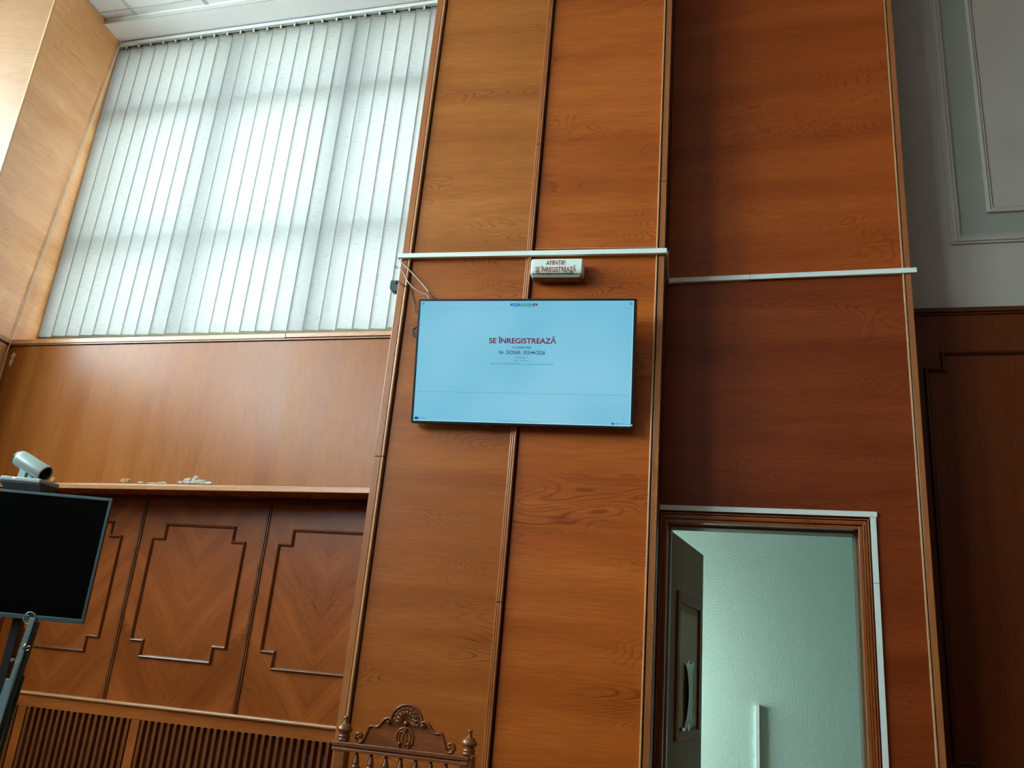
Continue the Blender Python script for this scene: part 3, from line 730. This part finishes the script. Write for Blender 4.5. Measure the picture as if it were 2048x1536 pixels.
text('order_text', 'Ordinea: 1', M['ink2'], sc, 0.565, 0.6307, 0.363, 0.375, SY)
text('object_text', 'Obiect: alte cereri', M['ink2'], sc, 0.5548, 0.6397, 0.3475, 0.3555, SY)
text('parties_text', 'Părți: PRUTUL SA, ENACHE PETRU prin reprezentant legal Enache Nela', M['ink2'], sc, 0.4287, 0.7707, 0.329, 0.3375, SY, 0.0)
sb('rule', M['inkl'], 0.0256, 1.1746, 0.1728, 0.1746); sb('rule', M['inkl'], 0.023, 1.182, 0.6395, 0.6403)
def pill(name, m, u0, u1):
    t = MB(); h = 0.0065; c = 0.659; pts = []
    for k in range(9): an = math.pi / 2 + math.pi * k / 8; pts.append((u0 + h + h * math.cos(an), c + h * math.sin(an)))
    for k in range(9): an = -math.pi / 2 + math.pi * k / 8; pts.append((u1 - h + h * math.cos(an), c + h * math.sin(an)))
    t.extrude(pts, SY - 0.0002, SY + 0.0004); b_ = t.build(name, m, sc)
    sb('badge_text', M['pillt'], u0 + 0.009, u1 - 0.009, c - 0.0018, c + 0.0016, -0.0004)
pill('badge', M['pillb'], 0.5215, 0.5755); pill('badge', M['pillg'], 0.5785, 0.6400); pill('badge', M['pillr'], 0.6435, 0.6725)
for u0, u1, z in ((0.55, 0.645, 0.6735),): sb('small_print', M['inkl'], u0, u1, z, z + 0.002)
for u0, u1 in ((0.540, 0.556), (0.559, 0.572), (0.577, 0.598), (0.602, 0.612), (0.616, 0.640), (0.645, 0.656)): sb('small_print', M['ink2'], u0, u1, 0.6462, 0.6485)
sb('corner_icon', M['inkl'], 1.1655, 1.184, 0.655, 0.6715)
for k in range(4): sb('crest_icon', M['ink2'], 0.022 + 0.0035 * k, 0.0235 + 0.0035 * k, 0.660 - 0.001 * (k % 2), 0.6725)
sb('crest_icon', M['ink2'], 0.021, 0.037, 0.6655, 0.667); sb('crest_icon', M['inkl'], 0.023, 0.035, 0.6545, 0.656)
sb('flag', M['eu'], 0.0195, 0.0405, 0.0195, 0.0335)
for z, a in ((0.031, 0.028), (0.0265, 0.042), (0.0215, 0.033)): sb('flag_text', M['ink2'], 0.0445, 0.0445 + a, z, z + 0.0013)
sb('footer_rule', M['ink2'], 0.4752, 0.7222, 0.0215, 0.0228)
t = MB(); pts = [(1.096 + 0.0065 * math.cos(k * math.pi / 8), 0.0240 + 0.0065 * math.sin(k * math.pi / 8)) for k in range(16)]
t.extrude(pts, SY - 0.0002, SY + 0.0004); t.build('footer_emblem', M['pillb'], sc)
t = MB(); t.extrude([(1.105, 0.0205), (1.112, 0.0240), (1.105, 0.0275)], SY - 0.0002, SY + 0.0004); t.extrude([(1.120, 0.0205), (1.113, 0.0240), (1.120, 0.0275)], SY - 0.0002, SY + 0.0004)
t.build('footer_mark', M['ink'], sc); sb('footer_mark', M['ink'], 1.121, 1.127, 0.0235, 0.0248)
sb('footer_text', M['ink2'], 1.130, 1.155, 0.0250, 0.0262); sb('footer_text', M['ink2'], 1.130, 1.181, 0.0215, 0.0226)
box('standby_light', M['led'], 1.193, 1.197, -0.0055, -0.003, 0.016, 0.022, tv)
t = MB(); t.extrude([(0.385, 0.0), (0.40, -0.010), (0.455, -0.010), (0.47, 0.0)], 0.005, 0.025); t.build('sensor_bump', M['black'], tv)
wm = MB(); wm.box(0.35, 0.85, 0.045, 0.062, 0.12, 0.52); wm.build('mount_plate', M['black'], tv)
bk = box('mount_bracket', M['black'], 0.55, 0.65, 0.05, 0.12, 0.32, 0.44, tv, 0.003)

# ---- illuminated sign box
sg = empty('recording_sign', (-0.741, 4.286, 3.390))
tag(sg, 'small white box sign with red words ATENȚIE! SE ÎNREGISTREAZĂ above the television', 'sign')
t = MB(); n = 7
prof = [(0.0, 0.056), (-0.055, 0.056), (-0.068, 0.053), (-0.0735, 0.045), (-0.074, 0.010), (-0.073, -0.025), (-0.069, -0.036), (-0.055, -0.042), (0.0, -0.042)]
secs = [(-0.149, 0.80), (-0.147, 0.90), (-0.140, 1.0), (0.140, 1.0), (0.147, 0.90), (0.149, 0.80)]
for x, k in secs: t.v += [(x, y * k, 0.008 + (z - 0.008) * k) for y, z in prof]
m_ = len(prof)
for a in range(len(secs) - 1):
    for b in range(m_): t.f.append((a * m_ + b, a * m_ + (b + 1) % m_, (a + 1) * m_ + (b + 1) % m_, (a + 1) * m_ + b)); t.sm.append(False)
t.f.append(tuple(range(m_))); t.sm.append(False); t.f.append(tuple((len(secs) - 1) * m_ + b for b in range(m_))[::-1]); t.sm.append(False)
sbod = t.build('cover', M['sign'], sg, 0.002)
box('base_tray', M['signb'], -0.136, 0.136, -0.064, 0.0, -0.060, -0.041, sg, 0.003)
text('lettering', 'ATENȚIE!', M['red'], sbod, -0.060, 0.047, 0.014, 0.040, -0.0750, 0.010)
text('lettering', 'SE ÎNREGISTREAZĂ', M['red'], sbod, -0.119, 0.109, -0.029, 0.001, -0.0750, 0.012)
random.seed(3); x = -0.116
t = MB()
while x < 0.10:
    w_ = random.uniform(0.004, 0.010); t.box(x, x + w_, -0.0742, -0.070, -0.0385, -0.0345 - random.choice((0, 0.0015))); x += w_ + random.uniform(0.002, 0.006)
t.build('faded_line', M['silverd'], sbod)

# ---- power adapter and loose cables
pa = empty('power_adapter', (-1.712, 4.36, 3.33))
tag(pa, 'small black box adapter fixed to the left side of the pillar', 'adapter')
t = MB(); t.extrude([(-0.036, 0.034), (0.022, 0.034), (0.022, -0.036), (0.0, -0.040), (-0.022, -0.034), (-0.037, -0.018)], -0.05, 0.0); t.build('case', M['steeld'], pa, 0.003)
box('connector', M['black'], -0.006, 0.016, -0.058, -0.05, 0.010, 0.026, pa, 0.002)
Yc = 4.275
def cable(name, label, runs):
    t = None; root = None
    for i, (nm, m, pts, r_) in enumerate(runs):
        if root is None: root = empty(name, pts[0]); tag(root, label, 'cable', 'loose cables between trunking and television')
        t = MB().tube([p - root.location for p in smooth_path(pts, 8)], r_, 8); t.build(nm, m, root)
cable('power_cable', 'grey straight cable from the trunking end down to the television top', [
    ('sheath', M['cablew'], [(-1.705, 4.276, 3.492), (-1.692, Yc, 3.474), (-1.597, Yc, 3.383), (-1.527, 4.27, 3.311), (-1.482, 4.265, 3.258)], 0.0040),
    ('dark_end', M['black'], [(-1.488, 4.266, 3.264), (-1.460, 4.262, 3.232), (-1.425, 4.262, 3.20), (-1.38, 4.27, 3.12)], 0.0055)])
cable('video_cable', 'grey cable sagging in a curve from the pillar edge to the television', [
    ('plug', M['silverd'], [(-1.725, 4.30, 3.448), (-1.708, 4.29, 3.436)], 0.006),
    ('sheath', M['cablew'], [(-1.712, 4.29, 3.437), (-1.685, 4.270, 3.425), (-1.655, 4.275, 3.385), (-1.628, 4.274, 3.34), (-1.59, 4.272, 3.30), (-1.54, 4.278, 3.266), (-1.500, 4.279, 3.250), (-1.47, 4.280, 3.20), (-1.45, 4.280, 3.13)], 0.0038)])
cable('thin_cable', 'thin black cable from the adapter down to the television left edge', [
    ('sheath', M['black'], [(-1.712, 4.300, 3.352), (-1.69, 4.283, 3.345), (-1.672, 4.278, 3.325), (-1.652, 4.277, 3.313), (-1.622, 4.295, 3.306), (-1.608, 4.298, 3.292), (-1.594, 4.298, 3.248), (-1.575, 4.295, 3.205), (-1.563, 4.290, 3.160), (-1.560, 4.288, 3.148), (-1.53, 4.285, 3.147)], 0.0026)])
t = MB()
for q, (ra, rb) in enumerate(((0.026, 0.032), (0.020, 0.028))):
    t.tube([(ra * math.cos(2 * math.pi * k / 20), 0.002 * q, rb * math.sin(2 * math.pi * k / 20)) for k in range(20)], 0.0034, 6, closed=True)
t.tube([(-0.026, 0, 0.004), (0.0, 0, 0.002), (0.03, 0, 0.004)], 0.003, 6)
o = t.build('cable_coil', M['black']); o.location = (-1.535, 4.285, 3.022); tag(o, 'small coil of black cable showing at the television left edge', 'cable')

# ---- black monitor on a stand with a conference camera on top
YAW = R(12.5207); hx = Vector((math.cos(YAW), math.sin(YAW), 0)); hf = Vector((-math.sin(YAW), math.cos(YAW), 0))
def mp(u, d, z): return hx * u + hf * d + Vector((0, 0, z))
mo = empty('monitor', mp(-2.32, 4.0, 0.0), YAW)
tag(mo, 'large dark switched-off monitor on a black stand in front of the carved panels', 'monitor')
UX = 0.5
t = MB(); t.box(-UX + 0.002, UX - 0.002, 0.0, 0.012, 1.277, 1.843); t.box(-UX + 0.05, UX - 0.05, 0.012, 0.045, 1.33, 1.80); t.build('back_shell', M['black'], mo, 0.004)
t = MB(); q = 0.0135
t.box(-UX, UX, -0.010, 0.0, 1.275, 1.275 + 0.020); t.box(-UX, UX, -0.010, 0.0, 1.845 - 0.014, 1.845); t.box(-UX, -UX + q, -0.010, 0.0, 1.295, 1.831); t.box(UX - q, UX, -0.010, 0.0, 1.295, 1.831)
t.build('bezel', M['bezelg'], mo, 0.002)
box('display', M['offscreen'], -UX + q, UX - q, -0.003, 0.0, 1.295, 1.831, mo)
for u in (-0.17, 0.17): box('upright', M['black'], u - 0.020, u + 0.020, 0.055, 0.095, 0.05, 1.75, mo, 0.003)
box('crossbar', M['black'], -0.25, 0.25, 0.045, 0.060, 1.40, 1.46, mo); box('crossbar', M['black'], -0.25, 0.25, 0.045, 0.060, 1.64, 1.70, mo)
for u in (-0.17, 0.17): box('foot', M['black'], u - 0.025, u + 0.025, -0.30, 0.38, 0.0, 0.05, mo, 0.005)
box('base_bar', M['black'], -0.145, 0.145, 0.05, 0.09, 0.10, 0.15, mo)

kc = empty('conference_camera', mp(-2.245, 4.02, 1.846), YAW)
tag(kc, 'silver tube-shaped conference camera on a flat base atop the dark monitor', 'camera')
t = MB(); t.hexa([(-0.115, -0.045, 0.038), (0.078, -0.045, 0.038), (0.115, 0.07, 0.038), (-0.125, 0.07, 0.038), (-0.110, -0.045, 0.060), (0.078, -0.045, 0.060), (0.115, 0.07, 0.060), (-0.120, 0.07, 0.060)])
t.build('base', M['silver'], kc, 0.006)
t = MB(); t.hexa([(-0.085, -0.030, 0.0), (0.085, -0.030, 0.0), (0.10, 0.055, 0.0), (-0.095, 0.055, 0.0), (-0.115, -0.042, 0.037), (0.080, -0.042, 0.037), (0.112, 0.066, 0.037), (-0.12, 0.066, 0.037)])
t.build('clip', M['silverd'], kc, 0.003)
box('status_light', M['led'], -0.052, -0.040, -0.0475, -0.045, 0.050, 0.055, kc)
pb = Vector((-0.078, 0.012, 0.158)); pf = Vector((0.078, -0.012, 0.086)); ax = (pf - pb).normalized(); Ln = (pf - pb).length
t = MB(); t.lathe([(0.034, 0.0), (0.040, 0.004), (0.0415, 0.02), (0.0415, Ln - 0.004), (0.040, Ln), (0.036, Ln), (0.035, Ln - 0.012)], pb, 28, ax); t.build('housing', M['silver'], kc)
t = MB(); t.lathe([(0.038, 0.0), (0.038, 0.010), (0.0, 0.012)], pb - ax * 0.006, 24, ax); t.build('rear_cap', M['silverd'], kc)
t = MB(); t.lathe([(0.0355, 0.0), (0.0355, 0.004), (0.018, 0.006), (0.0, 0.003)], pf - ax * 0.010, 28, ax); t.build('lens', M['lens'], kc)
t = MB(); t.extrude([(-0.048, 0.058), (-0.012, 0.058), (-0.008, 0.095), (-0.020, 0.118), (-0.062, 0.124), (-0.045, 0.100)], -0.022, 0.022); t.build('neck', M['silver'], kc, 0.004)
box('neck_joint', M['steel'], -0.008, 0.018, -0.015, 0.018, 0.058, 0.085, kc, 0.004)

# ---- folded metal stand in the foreground, bottom left
st = empty('folding_stand', mp(-1.372, 2.6, 0.0), YAW)
tag(st, 'grey folded metal stand with a ring on top, in front of the dark monitor', 'stand')
def bar(name, m, a, b, wx, wy, parent=st):
    a, b = Vector(a), Vector(b); t = MB()
    t.sweep([(-wx, -wy), (wx, -wy), (wx, wy), (-wx, wy)], a, b, (0, -1, 0)); return t.build(name, m, parent, 0.0015)
bar('mast', M['steel'], (-0.03, 0, 0.35), (0.040, 0, 1.272), 0.0085, 0.006)
bar('mast_groove', M['steeld'], (-0.018, 0.008, 0.35), (0.052, 0.006, 1.262), 0.006, 0.006)
bar('strut', M['steel'], (-0.010, -0.004, 0.30), (0.030, -0.003, 1.150), 0.0055, 0.004)
bar('strut', M['steel'], (-0.002, 0.010, 0.30), (0.0395, 0.010, 1.112), 0.0045, 0.004)
bar('strut', M['steeld'], (0.004, 0.016, 0.30), (0.0435, 0.016, 1.113), 0.0055, 0.004)
bar('strut', M['steel'], (-0.055, 0.016, 0.28), (0.006, 0.014, 1.10), 0.006, 0.004)
t = MB(); t.tube([(0.031 + 0.0165 * math.cos(2 * math.pi * k / 28), -0.004, 1.270 + 0.0165 * math.sin(2 * math.pi * k / 28)) for k in range(28)], 0.0018, 8, closed=True); t.build('ring', M['steel'], st)
t = MB()
for k in range(3): t.tube([(0.018, 0.0, 1.262 + 0.007 * k), (0.036, 0.0, 1.264 + 0.007 * k)], 0.0012, 6)
t.lathe([(0.010, 0), (0.010, 0.006)], (0.036, 0.004, 1.276), 16, (0, -1, 0)); t.build('hub', M['steeld'], st)
t = MB(); t.tube(smooth_path([(0.050, 0, 1.272), (0.058, 0, 1.255), (0.055, 0, 1.24), (0.050, 0, 1.225), (0.046, 0, 1.19), (0.037, 0, 1.17)], 5), 0.0028, 8); t.build('spring_wire', M['steeld'], st)
t = MB(); t.tube([(0.0355, -0.008, 1.184), (0.0425, -0.008, 1.199)], 0.0032, 8); t.build('latch_pin', M['brass'], st)
t = MB(); t.tube(smooth_path([(0.043, -0.006, 1.186), (0.048, -0.006, 1.192), (0.054, -0.006, 1.193), (0.053, -0.006, 1.184), (0.047, -0.006, 1.181)], 5), 0.0017, 6); t.build('latch_hook', M['brass'], st)
box('clip', M['steel'], 0.008, 0.016, -0.006, 0.006, 1.148, 1.156, st, 0.001)
t = MB(); t.lathe([(0.020, 0), (0.020, 0.08), (0.015, 0.09)], (-0.02, 0.01, 0.27), 16); t.build('collar', M['steeld'], st)
for k in range(3):
    an = 2 * math.pi * k / 3 + 0.4
    t = MB(); t.tube([(-0.02 + 0.015 * math.cos(an), 0.01 + 0.015 * math.sin(an), 0.30), (-0.02 + 0.26 * math.cos(an), 0.01 + 0.26 * math.sin(an), 0.008)], 0.008, 8); t.build('leg', M['steel'], st)

# ---- carved high-back chair
ch = empty('carved_chair', (-1.0225, 3.309, 0.0), A)
tag(ch, 'carved high-back wooden chair with shell crest and turned finials before the pillar', 'chair')
CW = M['chair']
def post_profile():
    return [(0.012, 0.945), (0.026, 0.946), (0.026, 0.950), (0.021, 0.953), (0.0245, 0.957), (0.0245, 0.961), (0.019, 0.964), (0.022, 0.967), (0.0185, 0.970), (0.026, 0.975), (0.0305, 0.981), (0.0300, 0.986), (0.023, 0.996), (0.013, 1.004), (0.007, 1.008), (0.0085, 1.010), (0.006, 1.013), (0.0055, 1.018), (0.009, 1.022), (0.0095, 1.026), (0.007, 1.030), (0.0, 1.032)]
for sx in (-1, 1):
    p = box('back_post', CW, sx * 0.252 - 0.024, sx * 0.252 + 0.024, -0.022, 0.026, 0.0, 0.932, ch, 0.006)
    t = MB(); t.lathe([(r_, h - 0.008) for r_, h in post_profile()], (sx * 0.252, 0, 0), 24); t.build('finial', CW, p)
t = MB(); t.box(-0.286, 0.262, -0.026, 0.020, 0.900, 0.912); t.box(-0.282, 0.260, -0.021, 0.018, 0.912, 0.917); t.box(-0.287, 0.263, -0.028, 0.022, 0.917, 0.932)
t.build('top_rail', CW, ch, 0.003)
half = [(0.172, 0.932), (0.172, 0.945), (0.160, 0.963), (0.152, 0.985), (0.140, 0.996), (0.118, 0.994), (0.103, 1.003), (0.092, 1.016), (0.078, 1.026), (0.066, 1.026)]
arc = [(0.061 * math.cos(a_), 1.024 + 0.060 * math.sin(a_)) for a_ in [math.pi * k / 16 for k in range(17)]]
t = MB(); t.extrude(half + arc + [(-x_, z_) for x_, z_ in half[::-1]], -0.010, 0.012); cb = t.build('crest_board', CW, ch)
for sx in (-1, 1):
    pts = [(0.172, 0.937), (0.182, 0.936), (0.194, 0.942), (0.199, 0.953), (0.194, 0.965), (0.184, 0.968), (0.176, 0.962), (0.178, 0.953), (0.184, 0.953)]
    pts2 = [(0.194, 0.940), (0.180, 0.9355), (0.168, 0.942), (0.160, 0.958), (0.153, 0.980), (0.146, 0.994), (0.138, 0.998), (0.120, 0.996), (0.106, 1.004), (0.095, 1.018), (0.083, 1.029), (0.072, 1.032), (0.062, 1.027), (0.062, 1.017), (0.070, 1.012), (0.076, 1.016), (0.074, 1.021)]
    sc1 = MB()
    sc1.tube(smooth_path([(sx * a_, -0.006, b_) for a_, b_ in pts], 5), 0.0052, 8, flat=0.012)
    sc1.tube(smooth_path([(sx * a_, -0.006, b_) for a_, b_ in pts2], 5), 0.0052, 8, flat=0.012)
    sc1.lathe([(0.006, 0), (0.006, 0.008), (0.004, 0.012), (0, 0.013)], (sx * 0.184, -0.012, 0.954), 12, (0, -1, 0))
    sc1.lathe([(0.006, 0), (0.006, 0.008), (0.004, 0.012), (0, 0.013)], (sx * 0.070, -0.012, 1.019), 12, (0, -1, 0))
    sc1.build('scroll', CW, ch)
t = MB()
t.tube([(x_, -0.008, z_) for x_, z_ in [(0.063 * math.cos(a_), 1.024 + 0.062 * math.sin(a_)) for a_ in [math.pi * k / 24 for k in range(25)]]], 0.0042, 8, flat=0.008)
for k in range(9):
    a_ = math.pi * (0.03 + 0.94 * k / 8); d_ = Vector((math.cos(a_), 0, math.sin(a_))); e_ = Vector((-math.sin(a_), 0, math.cos(a_))); c_ = Vector((0, -0.012, 1.022))
    lp = []
    for j in range(15):
        th = math.pi * j / 14; lp.append(c_ + d_ * (0.040 + 0.0125 * math.sin(th)) + e_ * (0.0085 * math.cos(th)))
    lp = [c_ + d_ * 0.014 + e_ * 0.0012] + lp + [c_ + d_ * 0.014 - e_ * 0.0012]
    t.tube(lp, 0.0021, 6)
    t.tube([c_ + d_ * 0.014, c_ + d_ * 0.030, c_ + d_ * 0.044], [0.0012, 0.0030, 0.0038], 6)
t.lathe([(0.0095, 0.0), (0.0095, 0.006), (0.006, 0.011), (0.0, 0.013)], (0, -0.010, 1.020), 16, (0, -1, 0))
for k in range(-6, 7):
    if abs(k) > 1: t.lathe([(0.0026, 0), (0.0026, 0.004), (0, 0.006)], (k * 0.0078, -0.010, 1.013), 8, (0, -1, 0))
t.box(-0.056, 0.056, -0.0125, -0.009, 1.006, 1.010)
t.build('shell_carving', CW, ch)
t = MB(); c_ = Vector((0, -0.011, 0.968))
t.tube([c_ + Vector((0.034 * math.cos(a_), 0, 0.037 * math.sin(a_))) for a_ in [math.pi * (-0.36 + 1.72 * k / 30) for k in range(31)]], 0.0042, 8)
t.tube([c_ + Vector((0.008 * math.cos(a_), 0, 0.026 * math.sin(a_) - 0.006)) for a_ in [2 * math.pi * k / 20 for k in range(20)]], 0.0026, 6, closed=True)
for sx in (-1, 1):
    t.tube(smooth_path([c_ + Vector((sx * 0.006, 0, 0.026)), c_ + Vector((sx * 0.020, 0, 0.018)), c_ + Vector((sx * 0.024, 0, 0.0)), c_ + Vector((sx * 0.020, 0, -0.014))], 5), 0.0030, 6)
    t.lathe([(0.0068, 0), (0.0068, 0.006), (0.004, 0.009), (0, 0.010)], (sx * 0.018, -0.010, 0.948), 12, (0, -1, 0))
t.extrude([(-0.008, 1.004), (0.008, 1.004), (0.004, 0.992), (-0.004, 0.992)], -0.018, -0.010)
t.build('cartouche_carving', CW, ch)
prof = [(0.0045, 0.0), (0.007, 0.010), (0.013, 0.034), (0.0145, 0.040), (0.009, 0.043), (0.0155, 0.047), (0.0160, 0.053), (0.010, 0.057), (0.0155, 0.061), (0.016, 0.068), (0.009, 0.074), (0.012, 0.10), (0.014, 0.15), (0.010, 0.20), (0.015, 0.205), (0.015, 0.212), (0.009, 0.216), (0.013, 0.26), (0.0145, 0.30), (0.007, 0.335), (0.007, 0.345)]
sp0 = MB().lathe([(r_, -h) for r_, h in prof], (0, 0, 0), 16).build('spindle', CW, ch)
sp0.location = (-0.188, -0.002, 0.90)
for k in range(1, 7):
    o = sp0.copy(); COL.objects.link(o); o.parent = ch; o.location = (-0.188 + 0.0598 * k, -0.002, 0.90)
box('lower_rail', CW, -0.228, 0.228, -0.016, 0.018, 0.515, 0.556, ch, 0.004)
box('seat', CW, -0.285, 0.285, -0.50, 0.02, 0.42, 0.455, ch, 0.01)
for sx in (-1, 1):
    t = MB(); t.lathe([(0.016, 0.0), (0.022, 0.03), (0.018, 0.06), (0.024, 0.16), (0.026, 0.25), (0.018, 0.29), (0.025, 0.31), (0.025, 0.42)], (sx * 0.25, -0.46, 0), 18); t.build('front_leg', CW, ch)
    box('side_stretcher', CW, sx * 0.25 - 0.012, sx * 0.25 + 0.012, -0.46, 0.0, 0.20, 0.235, ch, 0.003)
box('front_stretcher', CW, -0.25, 0.25, -0.475, -0.445, 0.255, 0.285, ch, 0.003)

# ---- paper taped to the door leaf
mw = Matrix.Translation(DL) @ Matrix.Rotation(A, 4, 'Z') @ Matrix.Translation((lx, ly, 0)) @ Matrix.Rotation(LA, 4, 'Z')
pn = bpy.data.objects.new('paper_notice', None); COL.objects.link(pn); pn.matrix_world = mw @ Matrix.Translation((0.33, -0.008, 1.012))
tag(pn, 'curling paper notice taped to the open door leaf', 'notice')
t = MB(); nx_, nz_ = 8, 6
for j in range(nz_ + 1):
    for i in range(nx_ + 1):
        u = i / nx_; v = j / nz_
        t.v.append((0.225 * u, -0.0015 - 0.028 * (1 - u) ** 2 * math.sin(math.pi * min(1, v * 0.95)) ** 0.7, 0.35 * v))
for j in range(nz_):
    for i in range(nx_):
        q = j * (nx_ + 1) + i; t.f.append((q, q + 1, q + nx_ + 2, q + nx_ + 1)); t.sm.append(True)
o = t.build('sheet', M['paper'], pn); so = o.modifiers.new('t', 'SOLIDIFY'); so.thickness = 0.0004
for (a, b, c, d) in ((0.0, 0.02, 0.335, 0.36), (0.205, 0.25, 0.33, 0.36), (0.09, 0.13, 0.335, 0.365), (-0.03, 0.06, -0.012, 0.006), (0.12, 0.16, -0.015, 0.02)):
    box('tape', M['tape'], a, b, -0.0025, -0.0012, c, d, pn)
